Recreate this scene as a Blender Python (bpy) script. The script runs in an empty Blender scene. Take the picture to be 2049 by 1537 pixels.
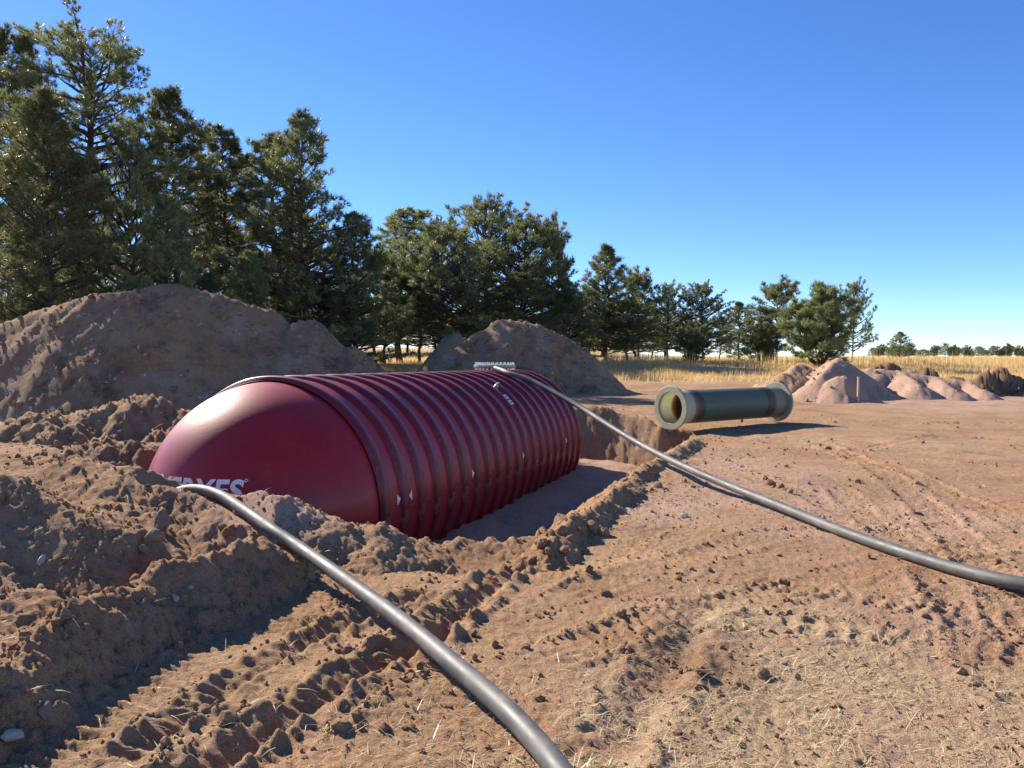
import bpy, math, random
import numpy as np
from mathutils import Vector, Matrix, Euler

# ------------------------------------------------------------------ camera, sky, sun, exposure
S = bpy.context.scene
COL = S.collection
RNG = np.random.default_rng(7)
random.seed(7)
F, CX, CY, HY, CAMZ = 1490.0, 1024.5, 768.5, 725.0, 1.6
PITCH = math.atan((CY - HY) / F)

cd = bpy.data.cameras.new('camera'); cam = bpy.data.objects.new('camera', cd); COL.objects.link(cam)
cam.location = (0, 0, CAMZ); cam.rotation_euler = (math.pi / 2 - PITCH, 0, 0)
cd.sensor_width = 36; cd.lens = 36 * F / 2049; cd.clip_end = 8000; cd.clip_start = 0.05
S.camera = cam

SUN_AZ, SUN_EL = math.radians(-46), math.radians(32)      # azimuth from +Y towards +X
w = bpy.data.worlds.new('World'); S.world = w; w.use_nodes = True
nt = w.node_tree; nt.nodes.clear()
sky = nt.nodes.new('ShaderNodeTexSky'); sky.sky_type = 'NISHITA'; sky.sun_disc = False
sky.sun_elevation = SUN_EL; sky.sun_rotation = SUN_AZ
sky.altitude = 2300; sky.air_density = 1.0; sky.dust_density = 0.12; sky.ozone_density = 5.0
bg = nt.nodes.new('ShaderNodeBackground'); bg.inputs['Strength'].default_value = 0.102
wo = nt.nodes.new('ShaderNodeOutputWorld')
hsv = nt.nodes.new('ShaderNodeHueSaturation'); hsv.inputs['Saturation'].default_value = 1.14; hsv.inputs['Hue'].default_value = .508
nt.links.new(sky.outputs[0], hsv.inputs['Color']); nt.links.new(hsv.outputs[0], bg.inputs[0]); nt.links.new(bg.outputs[0], wo.inputs[0])
sl = bpy.data.lights.new('sun', 'SUN'); sl.energy = 4.8; sl.angle = math.radians(0.53); sl.color = (1.0, 0.92, 0.78)
so = bpy.data.objects.new('sun', sl); COL.objects.link(so)
sd = Vector((math.sin(SUN_AZ) * math.cos(SUN_EL), math.cos(SUN_AZ) * math.cos(SUN_EL), math.sin(SUN_EL)))
so.rotation_euler = sd.to_track_quat('Z', 'Y').to_euler(); so.location = (-20, 20, 30)
S.view_settings.view_transform = 'Standard'; S.view_settings.look = 'None'
S.view_settings.gamma = 1.0; S.view_settings.use_curve_mapping = False
S.view_settings.exposure = 1.10

# ------------------------------------------------------------------ helpers
def at(px, py, Y):                      # a point seen at photo pixel (px, py), Y metres ahead
    return ((px - CX) / F * Y, Y, CAMZ - (py - HY) / F * Y)
def atz(px, py, z):                     # the same, at height z
    Y = (CAMZ - z) * F / (py - HY)
    return ((px - CX) / F * Y, Y, z)
def tag(o, label=None, cat=None, group=None, kind=None):
    if label: o['label'] = label
    if cat: o['category'] = cat
    if group: o['group'] = group
    if kind: o['kind'] = kind
    return o
def empty(name, loc, rz=0):
    o = bpy.data.objects.new(name, None); COL.objects.link(o); o.location = loc; o.rotation_euler = (0, 0, rz)
    o.empty_display_size = .1
    return o
def np_mesh(name, V, Q, smooth=True, attr=None, mats=()):
    """V (n,3); Q (m,k) constant-size faces"""
    V = np.ascontiguousarray(V, np.float32); Q = np.ascontiguousarray(Q, np.int32)
    me = bpy.data.meshes.new(name)
    m, k = Q.shape
    me.vertices.add(len(V)); me.vertices.foreach_set('co', V.ravel())
    me.loops.add(m * k); me.loops.foreach_set('vertex_index', Q.ravel())
    me.polygons.add(m); me.polygons.foreach_set('loop_start', np.arange(0, m * k, k, dtype=np.int32))
    me.polygons.foreach_set('use_smooth', np.full(m, smooth))
    if attr is not None:
        a = me.attributes.new('mask', 'FLOAT_COLOR', 'POINT')
        a.data.foreach_set('color', np.ascontiguousarray(attr, np.float32).ravel())
    for mt in mats: me.materials.append(mt)
    me.update(calc_edges=True)
    return me
def obj(name, me, parent=None):
    o = bpy.data.objects.new(name, me); COL.objects.link(o)
    if parent is not None: o.parent = parent
    return o
class MB:                               # collects shapes into ONE mesh
    def __init__(s): s.v = []; s.f = []
    def add(s, v, f):
        n = len(s.v); s.v += [tuple(p) for p in v]; s.f += [tuple(i + n for i in q) for q in f]
    def box(s, c, sx, sy, sz, M=None):
        v = [Vector((x * sx / 2, y * sy / 2, z * sz / 2)) for x in (-1, 1) for y in (-1, 1) for z in (-1, 1)]
        if M is not None: v = [M @ p for p in v]
        s.add([p + Vector(c) for p in v], [(0, 1, 3, 2), (4, 6, 7, 5), (0, 4, 5, 1), (2, 3, 7, 6), (0, 2, 6, 4), (1, 5, 7, 3)])
    def revolve(s, prof, O, ax, seg=64, close=False):
        """prof: list of (s along ax, radius)"""
        ax = Vector(ax).normalized(); up = Vector((0, 0, 1)) if abs(ax.z) < .9 else Vector((1, 0, 0))
        a = ax.cross(up).normalized(); b = a.cross(ax).normalized(); O = Vector(O)
        n = len(prof); v = []
        for (t, r) in prof:
            for k in range(seg):
                th = 2 * math.pi * k / seg
                v.append(O + ax * t + (a * math.cos(th) + b * math.sin(th)) * r)
        f = []
        for i in range(n if close else n - 1):
            j = (i + 1) % n
            for k in range(seg):
                l = (k + 1) % seg
                f.append((i * seg + k, i * seg + l, j * seg + l, j * seg + k))
        s.add(v, f)
    def tube(s, pts, rad, seg=8, cap=True):
        pts = [Vector(p) for p in pts]; n = len(pts)
        if not hasattr(rad, '__len__'): rad = [rad] * n
        v = []; prev = None
        for i, p in enumerate(pts):
            t = (pts[min(i + 1, n - 1)] - pts[max(i - 1, 0)]).normalized()
            if prev is None:
                prev = t.cross(Vector((0, 0, 1)) if abs(t.z) < .95 else Vector((1, 0, 0))).normalized()
            a = (prev - t * prev.dot(t)).normalized(); b = t.cross(a); prev = a
            for k in range(seg):
                th = 2 * math.pi * k / seg
                v.append(p + (a * math.cos(th) + b * math.sin(th)) * rad[i])
        f = [(i * seg + k, i * seg + (k + 1) % seg, (i + 1) * seg + (k + 1) % seg, (i + 1) * seg + k) for i in range(n - 1) for k in range(seg)]
        if cap: f += [tuple(range(seg))[::-1], tuple((n - 1) * seg + k for k in range(seg))]
        s.add(v, f)
    def mesh(s, name, mat, smooth=True, sharp=None):
        me = bpy.data.meshes.new(name); me.from_pydata(s.v, [], s.f)
        if mat is not None: me.materials.append(mat)
        if smooth:
            me.polygons.foreach_set('use_smooth', [True] * len(me.polygons))
            if sharp: me.set_sharp_from_angle(angle=math.radians(sharp))
        me.update(); return me
    def build(s, name, mat, parent=None, smooth=True, sharp=40):
        return obj(name, s.mesh(name, mat, smooth, sharp), parent)
def catmull(P, n=8):
    P = np.array(P, float); Q = np.vstack([2 * P[0] - P[1], P, 2 * P[-1] - P[-2]]); out = []
    for i in range(1, len(Q) - 2):
        for t in np.linspace(0, 1, n, endpoint=False):
            a, b, c, d = Q[i - 1:i + 3]
            out.append(.5 * (2 * b + (c - a) * t + (2 * a - 5 * b + 4 * c - d) * t * t + (3 * b - a - 3 * c + d) * t ** 3))
    out.append(P[-1]); return np.array(out)

# numpy gradient noise
_P = np.random.default_rng(3).permutation(256).astype(np.int64); _P = np.concatenate([_P, _P])
_G = np.stack([np.cos(np.arange(16) / 16 * 2 * np.pi), np.sin(np.arange(16) / 16 * 2 * np.pi)], 1)
def pn(x, y, seed=0):
    x = np.asarray(x, float) + seed * 17.31; y = np.asarray(y, float) + seed * 9.77
    xi = np.floor(x).astype(np.int64); yi = np.floor(y).astype(np.int64); xf = x - xi; yf = y - yi
    u = xf * xf * xf * (xf * (xf * 6 - 15) + 10); v = yf * yf * yf * (yf * (yf * 6 - 15) + 10)
    def g(ix, iy, dx, dy):
        h = _P[(_P[(ix + seed) & 255] + iy) & 255] & 15
        gg = _G[h]; return gg[..., 0] * dx + gg[..., 1] * dy
    a = g(xi, yi, xf, yf); b = g(xi + 1, yi, xf - 1, yf); c = g(xi, yi + 1, xf, yf - 1); d = g(xi + 1, yi + 1, xf - 1, yf - 1)
    return 1.5 * ((a + (b - a) * u) * (1 - v) + (c + (d - c) * u) * v)
def fbm(x, y, f, o=4, seed=0, gain=.5):
    r = 0; a = 1.0
    for k in range(o):
        r = r + a * pn(x * f, y * f, seed + k); a *= gain; f *= 2.03
    return r
def lumpy(x, y, f, o=3, seed=0, gain=.55):
    r = 0; a = 1.0
    for k in range(o):
        r = r + a * np.abs(pn(x * f, y * f, seed + k)); a *= gain; f *= 2.1
    return r - .35
def cells(x, y, f, seed=0):
    """field of rounded clods: 0 in the creases, up to 1 on a clod"""
    x = np.asarray(x, float) * f + seed * 3.7; y = np.asarray(y, float) * f + seed * 5.1
    xi = np.floor(x).astype(np.int64); yi = np.floor(y).astype(np.int64); best = np.zeros(x.shape)
    for i in (-1, 0, 1):
        for j in (-1, 0, 1):
            h = _P[(_P[(xi + i + seed) & 255] + yi + j) & 255]; h2 = _P[(h + 91) & 255]; h3 = _P[(h2 + 37) & 255]
            d = np.hypot(xi + i + .1 + .8 * h / 255 - x, yi + j + .1 + .8 * h2 / 255 - y)
            rad = .25 + .55 * (h3 / 255) ** 1.5
            best = np.maximum(best, np.sqrt(np.maximum(0, 1 - (d / rad) ** 2)) * rad * 1.3)
    return best
def ss(a, b, x):
    t = np.clip((x - a) / (b - a), 0, 1); return t * t * (3 - 2 * t)
def polydist(x, y, P):
    """distance, arclength, side offset and interpolated extra columns of polyline P[(x,y,...)]"""
    P = np.array(P, float); best = np.full(x.shape, 1e9); S_ = np.zeros(x.shape); T = np.zeros(x.shape); E_ = np.zeros(x.shape + (P.shape[1] - 2,))
    acc = 0
    for i in range(len(P) - 1):
        ax, ay = P[i, :2]; dx, dy = P[i + 1, :2] - P[i, :2]; L = math.hypot(dx, dy)
        t = np.clip(((x - ax) * dx + (y - ay) * dy) / (L * L), 0, 1)
        qx, qy = ax + t * dx, ay + t * dy; d = np.hypot(x - qx, y - qy)
        m = d < best
        best = np.where(m, d, best); S_ = np.where(m, acc + t * L, S_)
        T = np.where(m, ((x - ax) * dy - (y - ay) * dx) / L, T)
        for k in range(E_.shape[-1]):
            E_[..., k] = np.where(m, P[i, 2 + k] + t * (P[i + 1, 2 + k] - P[i, 2 + k]), E_[..., k])
        acc += L
    return best, S_, T, E_

# ------------------------------------------------------------------ materials
def new_mat(name):
    m = bpy.data.materials.new(name); m.use_nodes = True; n = m.node_tree
    b = n.nodes['Principled BSDF']; return m, n, b
def N(n, t, **kw):
    q = n.nodes.new(t)
    for k, v in kw.items():
        if k in q.inputs: q.inputs[k].default_value = v
        else: setattr(q, k, v)
    return q
def ramp(n, fac, stops):
    r = n.nodes.new('ShaderNodeValToRGB'); e = r.color_ramp.elements
    e[0].position, e[0].color = stops[0][0], (*stops[0][1], 1); e[1].position, e[1].color = stops[-1][0], (*stops[-1][1], 1)
    for p, c in stops[1:-1]:
        q = e.new(p); q.color = (*c, 1)
    n.links.new(fac, r.inputs[0]); return r
def mix(n, fac, a, b):
    m = n.nodes.new('ShaderNodeMix'); m.data_type = 'RGBA'
    for s, v in ((0, fac), (6, a), (7, b)):
        if hasattr(v, 'is_linked'): n.links.new(v, m.inputs[s])
        elif s == 0: m.inputs[s].default_value = v
        else: m.inputs[s].default_value = (*v, 1)
    return m.outputs[2]
def mth(n, op, a, b=0.0, c=None):
    m = n.nodes.new('ShaderNodeMath'); m.operation = op
    for i, v in enumerate((a, b) if c is None else (a, b, c)):
        if hasattr(v, 'is_linked'): n.links.new(v, m.inputs[i])
        else: m.inputs[i].default_value = v
    return m.outputs[0]
def noise(n, vec, scale, detail=6, rough=.6, out=0):
    q = N(n, 'ShaderNodeTexNoise'); q.inputs['Scale'].default_value = scale; q.inputs['Detail'].default_value = detail; q.inputs['Roughness'].default_value = rough
    n.links.new(vec, q.inputs['Vector']); return q.outputs[out]

SOIL_A, SOIL_B, SOIL_C = (.25, .138, .072), (.40, .238, .130), (.48, .31, .185)
GRAVEL_A, GRAVEL_B = (.32, .185, .125), (.57, .375, .275)
def soil_material(name, dark=1.0, snow=False, tint=None):
    m, n, b = new_mat(name)
    g = N(n, 'ShaderNodeNewGeometry'); P = g.outputs['Position']
    at_ = N(n, 'ShaderNodeAttribute'); at_.attribute_name = 'mask'
    sep = N(n, 'ShaderNodeSeparateColor'); n.links.new(at_.outputs['Color'], sep.inputs[0])
    big = noise(n, P, .9, 5, .65); med = noise(n, P, 9, 6, .7); fine = noise(n, P, 70, 5, .7); grit = noise(n, P, 260, 3, .6)
    f1 = mth(n, 'ADD', mth(n, 'MULTIPLY', big, .55), mth(n, 'MULTIPLY', med, .45))
    sc = ramp(n, f1, [(.30, tuple(c * dark for c in SOIL_A)), (.5, tuple(c * dark for c in SOIL_B)), (.70, tuple(c * dark for c in SOIL_C))]).outputs[0]
    hue = noise(n, P, .55, 4, .6)
    sc = mix(n, ramp(n, hue, [(.5, (0, 0, 0)), (.66, (.55, .55, .55))]).outputs[0], sc, (.30 * dark, .145 * dark, .08 * dark))
    sc = mix(n, ramp(n, noise(n, P, .8, 5, .7), [(.52, (0, 0, 0)), (.68, (.5, .5, .5))]).outputs[0], sc, (.30 * dark, .235 * dark, .165 * dark))
    grv = mix(n, ramp(n, grit, [(.35, (0, 0, 0)), (.62, (1, 1, 1))]).outputs[0], GRAVEL_A, GRAVEL_B)
    gm = mth(n, 'MULTIPLY', sep.outputs[0], mth(n, 'ADD', .55, mth(n, 'MULTIPLY', med, .9)))
    gm = mth(n, 'MINIMUM', gm, 1.0)
    col = mix(n, gm, sc, grv)
    st = mix(n, fine, (.35, .225, .130), (.56, .395, .240))
    sm = ramp(n, mth(n, 'MULTIPLY', sep.outputs[1], mth(n, 'ADD', .35, med)), [(.25, (0, 0, 0)), (.7, (1, 1, 1))]).outputs[0]
    col = mix(n, sm, col, st)
    col = mix(n, mth(n, 'MULTIPLY', sep.outputs[2], .75), col, (.10, .058, .036))
    # grain: small specks, each its own tone
    sp = ramp(n, grit, [(.36, (.55, .54, .53)), (.5, (1, 1, 1)), (.66, (1.45, 1.42, 1.38))]).outputs[0]
    mm = n.nodes.new('ShaderNodeMix'); mm.data_type = 'RGBA'; mm.blend_type = 'MULTIPLY'; mm.inputs[0].default_value = 1
    n.links.new(col, mm.inputs[6]); n.links.new(sp, mm.inputs[7]); col = mm.outputs[2]
    spk = noise(n, P, 34, 4, .75)
    col = mix(n, ramp(n, spk, [(.58, (0, 0, 0)), (.66, (.55, .55, .55))]).outputs[0], col, tuple(c * dark for c in (.50, .35, .225)))
    col = mix(n, ramp(n, spk, [(.33, (.6, .6, .6)), (.41, (0, 0, 0))]).outputs[0], col, tuple(c * dark for c in (.16, .092, .055)))
    if snow:
        mot = noise(n, P, .75, 6, .72)
        col = mix(n, ramp(n, mot, [(.36, (.75, .75, .75)), (.46, (0, 0, 0))]).outputs[0], col, (.12, .082, .060))
        col = mix(n, ramp(n, mot, [(.55, (0, 0, 0)), (.66, (.7, .7, .7))]).outputs[0], col, (.40, .29, .20))
        sn = ramp(n, noise(n, P, 2.6, 6, .75), [(.61, (0, 0, 0)), (.65, (1, 1, 1))]).outputs[0]
        sn2 = mth(n, 'MULTIPLY', sn, ramp(n, noise(n, P, 14, 3, .6), [(.5, (0, 0, 0)), (.56, (1, 1, 1))]).outputs[0])
        col = mix(n, mth(n, 'MULTIPLY', sn2, .8), col, (.62, .62, .64))
    n.links.new(col, b.inputs['Base Color'])
    b.inputs['Roughness'].default_value = 1.0; b.inputs['Specular IOR Level'].default_value = .15
    h = mth(n, 'ADD', mth(n, 'MULTIPLY', med, .034), mth(n, 'ADD', mth(n, 'MULTIPLY', fine, .020), mth(n, 'MULTIPLY', grit, .009)))
    bp = N(n, 'ShaderNodeBump'); bp.inputs['Strength'].default_value = .9; bp.inputs['Distance'].default_value = 1.0
    n.links.new(h, bp.inputs['Height']); n.links.new(bp.outputs[0], b.inputs['Normal'])
    return m
M_SOIL = soil_material('soil')
M_PILE = soil_material('pile_soil', .92, True)
M_TOP = soil_material('topsoil', .62)

def simple(name, col, rough=.6, metal=0, spec=.5, var=.15, scale=20, bump=0, dust=None):
    m, n, b = new_mat(name); g = N(n, 'ShaderNodeTexCoord'); P = g.outputs['Object']
    f = noise(n, P, scale, 6, .65)
    c = mix(n, f, tuple(x * (1 - var) for x in col), tuple(min(1, x * (1 + var)) for x in col))
    if dust:
        c = mix(n, ramp(n, noise(n, P, scale * .3, 6, .7), [(.45, (0, 0, 0)), (.75, (dust[1],) * 3)]).outputs[0], c, dust[0])
    n.links.new(c, b.inputs['Base Color']); b.inputs['Metallic'].default_value = metal
    b.inputs['Specular IOR Level'].default_value = spec
    rr = ramp(n, noise(n, P, scale * .6, 4, .6), [(.3, (max(0, rough - .08),) * 3), (.7, (min(1, rough + .1),) * 3)])
    n.links.new(rr.outputs[0], b.inputs['Roughness'])
    if bump:
        bp = N(n, 'ShaderNodeBump'); bp.inputs['Strength'].default_value = .5; bp.inputs['Distance'].default_value = bump
        n.links.new(f, bp.inputs['Height']); n.links.new(bp.outputs[0], b.inputs['Normal'])
    return m
def foliage(name, a, bcol, trans=.45):
    m, n, b = new_mat(name)
    oi = N(n, 'ShaderNodeObjectInfo'); g = N(n, 'ShaderNodeTexCoord')
    f = noise(n, g.outputs['Object'], .9, 3, .6)
    c = mix(n, ramp(n, f, [(.35, (0, 0, 0)), (.65, (1, 1, 1))]).outputs[0], a, bcol)
    hs = N(n, 'ShaderNodeHueSaturation'); n.links.new(c, hs.inputs['Color'])
    n.links.new(mth(n, 'ADD', .75, mth(n, 'MULTIPLY', oi.outputs['Random'], .5)), hs.inputs['Value'])
    n.links.new(mth(n, 'ADD', .49, mth(n, 'MULTIPLY', oi.outputs['Random'], .02)), hs.inputs['Hue'])
    c = hs.outputs[0]
    n.links.new(c, b.inputs['Base Color']); b.inputs['Roughness'].default_value = .42; b.inputs['Specular IOR Level'].default_value = .5
    tr = N(n, 'ShaderNodeBsdfTranslucent'); n.links.new(c, tr.inputs[0])
    ms = N(n, 'ShaderNodeMixShader'); ms.inputs[0].default_value = trans
    n.links.new(b.outputs[0], ms.inputs[1]); n.links.new(tr.outputs[0], ms.inputs[2])
    n.links.new(ms.outputs[0], n.nodes['Material Output'].inputs[0]); return m
M_NEEDLE = foliage('needles', (.145, .167, .066), (.305, .312, .128))
M_GRASS = foliage('dry_grass', (.56, .37, .145), (.74, .515, .235), .5)
M_STRAW = foliage('straw', (.46, .34, .18), (.66, .52, .31), .2)
M_BARK = simple('bark', (.085, .062, .048), .9, 0, .2, .4, 9, .02)
M_HOSE = simple('black_plastic', (.080, .077, .075), .60, 0, .5, .3, 12, .0008, ((.26, .22, .19), .65))
M_ROCK = simple('rock', (.22, .165, .13), .95, 0, .2, .35, 12, .02)
M_PALE = simple('pale_stone', (.40, .35, .31), .9, 0, .3, .2, 20, .01)
M_WOOD = simple('stake_wood', (.62, .42, .24), .8, 0, .3, .15, 30)
M_ZINC = simple('zinc', (.72, .70, .66), .35, .9, .5, .1, 30)
M_WHITE = simple('white_decal', (.78, .78, .80), .45, 0, .5, .03, 5)
M_BROWNFG = simple('bare_fibreglass', (.34, .15, .10), .45, 0, .5, .2, 14)

# red gelcoat of the tank
M_TANK, n, b = new_mat('red_gelcoat')
tc = N(n, 'ShaderNodeTexCoord'); P = tc.outputs['Object']
f = noise(n, P, 1.6, 6, .6)
c = mix(n, f, (.25, .008, .014), (.36, .011, .018))
c = mix(n, ramp(n, noise(n, P, 7, 8, .75), [(.56, (0, 0, 0)), (.8, (.35, .35, .35))]).outputs[0], c, (.34, .10, .08))
dz = N(n, 'ShaderNodeSeparateXYZ'); n.links.new(P, dz.inputs[0])
dirt = mth(n, 'MULTIPLY', ramp(n, noise(n, P, 3.2, 9, .78), [(.54, (0, 0, 0)), (.74, (1, 1, 1))]).outputs[0], ramp(n, dz.outputs[2], [(.3, (.75,) * 3), (1.0, (.09,) * 3)]).outputs[0])
c = mix(n, dirt, c, (.30, .19, .13))
n.links.new(c, b.inputs['Base Color'])
b.inputs['Specular IOR Level'].default_value = .28
b.inputs['Coat Weight'].default_value = .28; b.inputs['Coat Roughness'].default_value = .20
mp = N(n, 'ShaderNodeMapping'); mp.inputs['Scale'].default_value = (6, 60, 6); n.links.new(P, mp.inputs[0])
streak = noise(n, mp.outputs[0], 3, 5, .6)
rr = ramp(n, streak, [(.3, (.46,) * 3), (.7, (.60,) * 3)]); n.links.new(rr.outputs[0], b.inputs['Roughness'])
bp = N(n, 'ShaderNodeBump'); bp.inputs['Strength'].default_value = .25; bp.inputs['Distance'].default_value = .004
n.links.new(mth(n, 'ADD', mth(n, 'MULTIPLY', streak, .4), noise(n, P, 25, 5, .6)), bp.inputs['Height']); n.links.new(bp.outputs[0], b.inputs['Normal'])

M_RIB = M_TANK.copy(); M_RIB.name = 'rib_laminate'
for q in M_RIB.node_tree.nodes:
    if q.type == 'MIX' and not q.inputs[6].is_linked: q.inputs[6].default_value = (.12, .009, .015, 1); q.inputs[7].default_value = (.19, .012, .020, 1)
# fibreglass of the sump pipe: banded along its axis (object x, metres from the near end)
M_FIBRE, n, b = new_mat('green_fibreglass')
tc = N(n, 'ShaderNodeTexCoord'); P = tc.outputs['Object']; sx = N(n, 'ShaderNodeSeparateXYZ'); n.links.new(P, sx.inputs[0])
X = mth(n, 'ADD', sx.outputs[0], mth(n, 'MULTIPLY', mth(n, 'SUBTRACT', noise(n, P, 3, 4, .6), .5), .08))
XF = mth(n, 'DIVIDE', X, 3.9)
cr = ramp(n, XF, [(.0, (.66, .67, .48)), (.095, (.72, .72, .54)), (.115, (.42, .22, .08)), (.15, (.12, .07, .05)), (.185, (.085, .07, .06)), (.20, (.185, .210, .130)), (.78, (.185, .210, .130)), (.80, (.11, .06, .04)), (.86, (.19, .10, .055)), (.89, (.44, .40, .25)), (.955, (.40, .38, .27)), (1, (.30, .29, .24))])
mp = N(n, 'ShaderNodeMapping'); mp.inputs['Rotation'].default_value = (0, 0, .9); mp.inputs['Scale'].default_value = (40, 4, 4); n.links.new(P, mp.inputs[0])
wv = noise(n, mp.outputs[0], 2.2, 4, .6)
c = mix(n, mth(n, 'MULTIPLY', wv, .5), cr.outputs[0], (.20, .23, .17))
n.links.new(c, b.inputs['Base Color']); b.inputs['Roughness'].default_value = .45
tr = N(n, 'ShaderNodeBsdfTranslucent'); n.links.new(cr.outputs[0], tr.inputs[0])
ms = N(n, 'ShaderNodeMixShader'); ms.inputs[0].default_value = .4
n.links.new(b.outputs[0], ms.inputs[1]); n.links.new(tr.outputs[0], ms.inputs[2]); n.links.new(ms.outputs[0], n.nodes['Material Output'].inputs[0])
M_FLANGE = simple('flange_fibreglass', (.38, .365, .26), .6, 0, .4, .25, 14, .003, ((.20, .17, .13), .6))

# ------------------------------------------------------------------ terrain heights
AZ = math.radians(20.376)
TD = np.array([math.sin(AZ), math.cos(AZ)]); TN = np.array([math.cos(AZ), -math.sin(AZ)])
C1 = np.array([-2.833, 8.863, -.108]); TL = 8.269; R_RIB, R_SH, R_DM, DOME = 1.55, 1.505, 1.48, 1.40
def tank_uv(x, y):
    rx, ry = x - C1[0], y - C1[1]
    return rx * TD[0] + ry * TD[1], rx * TN[0] + ry * TN[1]
YK = [-60, 18, 24, 30, 36, 52, 70, 120, 250, 420, 900, 4000]; ZK = [0, 0, .12, .30, .65, 1.5, 1.8, 2.3, 3.1, 2.4, 1.0, -12]
TRACKS = [  # photo pixels on the flat ground, width, grouser pitch, depth
    ([(120, 1580), (380, 1350), (600, 1205), (745, 1115), (820, 1085)], .50, .085, .014),
    ([(430, 1560), (760, 1335), (960, 1205), (1180, 1112), (1290, 1062)], .42, .085, .015),
    ([(-60, 1600), (210, 1430), (440, 1290), (600, 1200)], .34, .085, .013),
    ([(1640, 885), (1750, 935), (1850, 1005), (1960, 1120), (2060, 1260)], .34, .10, .027),
    ([(1500, 880), (1680, 905), (1850, 960), (2060, 1060)], .30, .10, .024),
    ([(1290, 1145), (1480, 1158), (1700, 1200), (2060, 1255)], .30, .13, .016),
    ([(1560, 1255), (1760, 1275), (2060, 1330)], .34, .13, .017),
    ([(1690, 985), (1880, 1160), (2060, 1400)], .30, .10, .024), ([(1400, 930), (1620, 990), (1850, 1090), (2060, 1200)], .28, .10, .020),
    ([(1620, 838), (1800, 852), (2080, 846)], .35, .15, .034), ([(1690, 908), (1880, 872), (2080, 884)], .30, .14, .030), ([(1180, 1290), (1420, 1225), (1700, 1150), (2060, 1090)], .30, .10, .022),
    ([(1180, 1180), (1340, 1130), (1560, 1075), (1800, 1040), (2060, 1010)], .3, .12, .015)]
TRACKS = [([atz(p[0], p[1], 0)[:2] for p in t[0]],) + t[1:] for t in TRACKS]
RUTS = [([(540, 1480), (690, 1380), (830, 1292)], .07, .055), ([(410, 1420), (600, 1290), (760, 1215)], .06, .04), ([(1280, 1440), (1350, 1330), (1390, 1265)], .10, .03), ([(860, 1265), (1000, 1160), (1030, 1135)], .09, .06)]
RUTS = [([atz(p[0], p[1], 0)[:2] for p in t[0]],) + t[1:] for t in RUTS]
def pit_sd(x, y):
    d, u = tank_uv(x, y)
    wob = .20 * fbm(x, y, .8, 4, 40) + .07 * fbm(x, y, 4, 4, 41)
    front = -1.95 + .12 * (u + 2) + .5 * ss(2.4, 3.9, u)
    s = np.maximum.reduce([u - (3.72 + .02 * d), -2.15 - u, front - d, d - 10.85 + .12 * (u - 2)])
    return s + wob
def base_z(x, y, detail=True):
    r = np.hypot(x, y)
    z = np.interp(y, YK, ZK)
    far = ss(30, 90, r); z = z + .12 * far * fbm(x, y, .02, 3, 5) + 1.5 * ss(72, 115, y) * ss(.22, .08, x / np.maximum(y, 1))
    plat = ss(-2.15, -3.5, x + .15 * fbm(x, y, .7, 2, 8)) * ss(3.2, 5.2, y) * ss(19, 14, y)
    z = z + .36 * plat
    z = z + .05 * fbm(x, y, .45, 3, 6) * ss(60, 20, r)
    if detail:
        rough = roughness(x, y)
        for P, wd, pitch, dep in TRACKS:
            di, s, t, _ = polydist(x, y, P); rough = rough * (1 - .92 * ss(wd / 2 + .06, wd / 2 - .04, np.abs(t)) * (di < wd))
        rough = rough * (1 - .72 * ss(-2.15, -1.85, x) * ss(6.4, 5.9, y))
        rough = rough * (1 - .6 * ss(.9, .3, np.hypot((x + .2) / 1.3, (y - 6.1) / .7)))
        near = ss(45, 12, r)
        z = z + near * ((.006 + .030 * rough) * lumpy(x, y, 2.2, 3, 11) + (.030 * rough * np.clip(.4 + fbm(x, y, 1.1, 2, 18), 0, 1.2)) * cells(x, y, 6.5, 17) + (.007 + .013 * rough) * cells(x, y, 15, 19) + (.0065 + .006 * rough) * fbm(x, y, 22, 3, 15))
        for P, wd, pitch, dep in TRACKS:
            di, s, t, _ = polydist(x, y, P)
            s = s + .05 * pn(x * 4, y * 4, 70)
            ins = ss(wd / 2 + .02, wd / 2 - .03, np.abs(t)) * (di < wd)
            wear = np.clip(.85 + .8 * fbm(x, y, 1.3, 2, 60), .3, 1.2)
            saw = np.abs(((s / pitch + .12 * np.sign(t)) % 1) - .5) * 2
            z = z + ins * wear * (-dep * .5 + dep * 1.1 * (ss(.45, .8, saw) - .3))
            edge = np.exp(-((np.abs(t) - wd / 2 - .05) / .05) ** 2) * (di < wd)
            z = z + edge * dep * wear * (.2 + .8 * cells(x, y, 17, 61))
        for P, wd, dep in RUTS:
            di, s, t, _ = polydist(x, y, P)
            z = z - dep * np.exp(-(t / wd) ** 2) * (di < .5) + dep * .9 * np.exp(-((np.abs(t + .03) - wd * 1.9) / (wd * .8)) ** 2) * (di < .5) * (.6 + 1.2 * pn(x * 9, y * 9, 62))
        z = z - .15 * ss(1.0, .2, np.hypot((x + .1) / 1.5, (y - 6.3) / .8))
        # pit
    s = pit_sd(x, y)
    d, u = tank_uv(x, y)
    floor = -.86 + .05 * fbm(x, y, 1.2, 3, 44) + .10 * ss(3.0, 1.6, np.abs(u)) - .25 * ss(-.5, -1.8, u)
    if detail: floor = floor + .012 * fbm(x, y, 14, 2, 46)
    wall = ss(.02, -.42, s + (.16 * lumpy(x, y, 2.2, 3, 45) - .08 * cells(x, y, 5, 47) if detail else 0))
    z = z * (1 - wall) + floor * wall
    return under_hose(x, y, z) if detail else z
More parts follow.
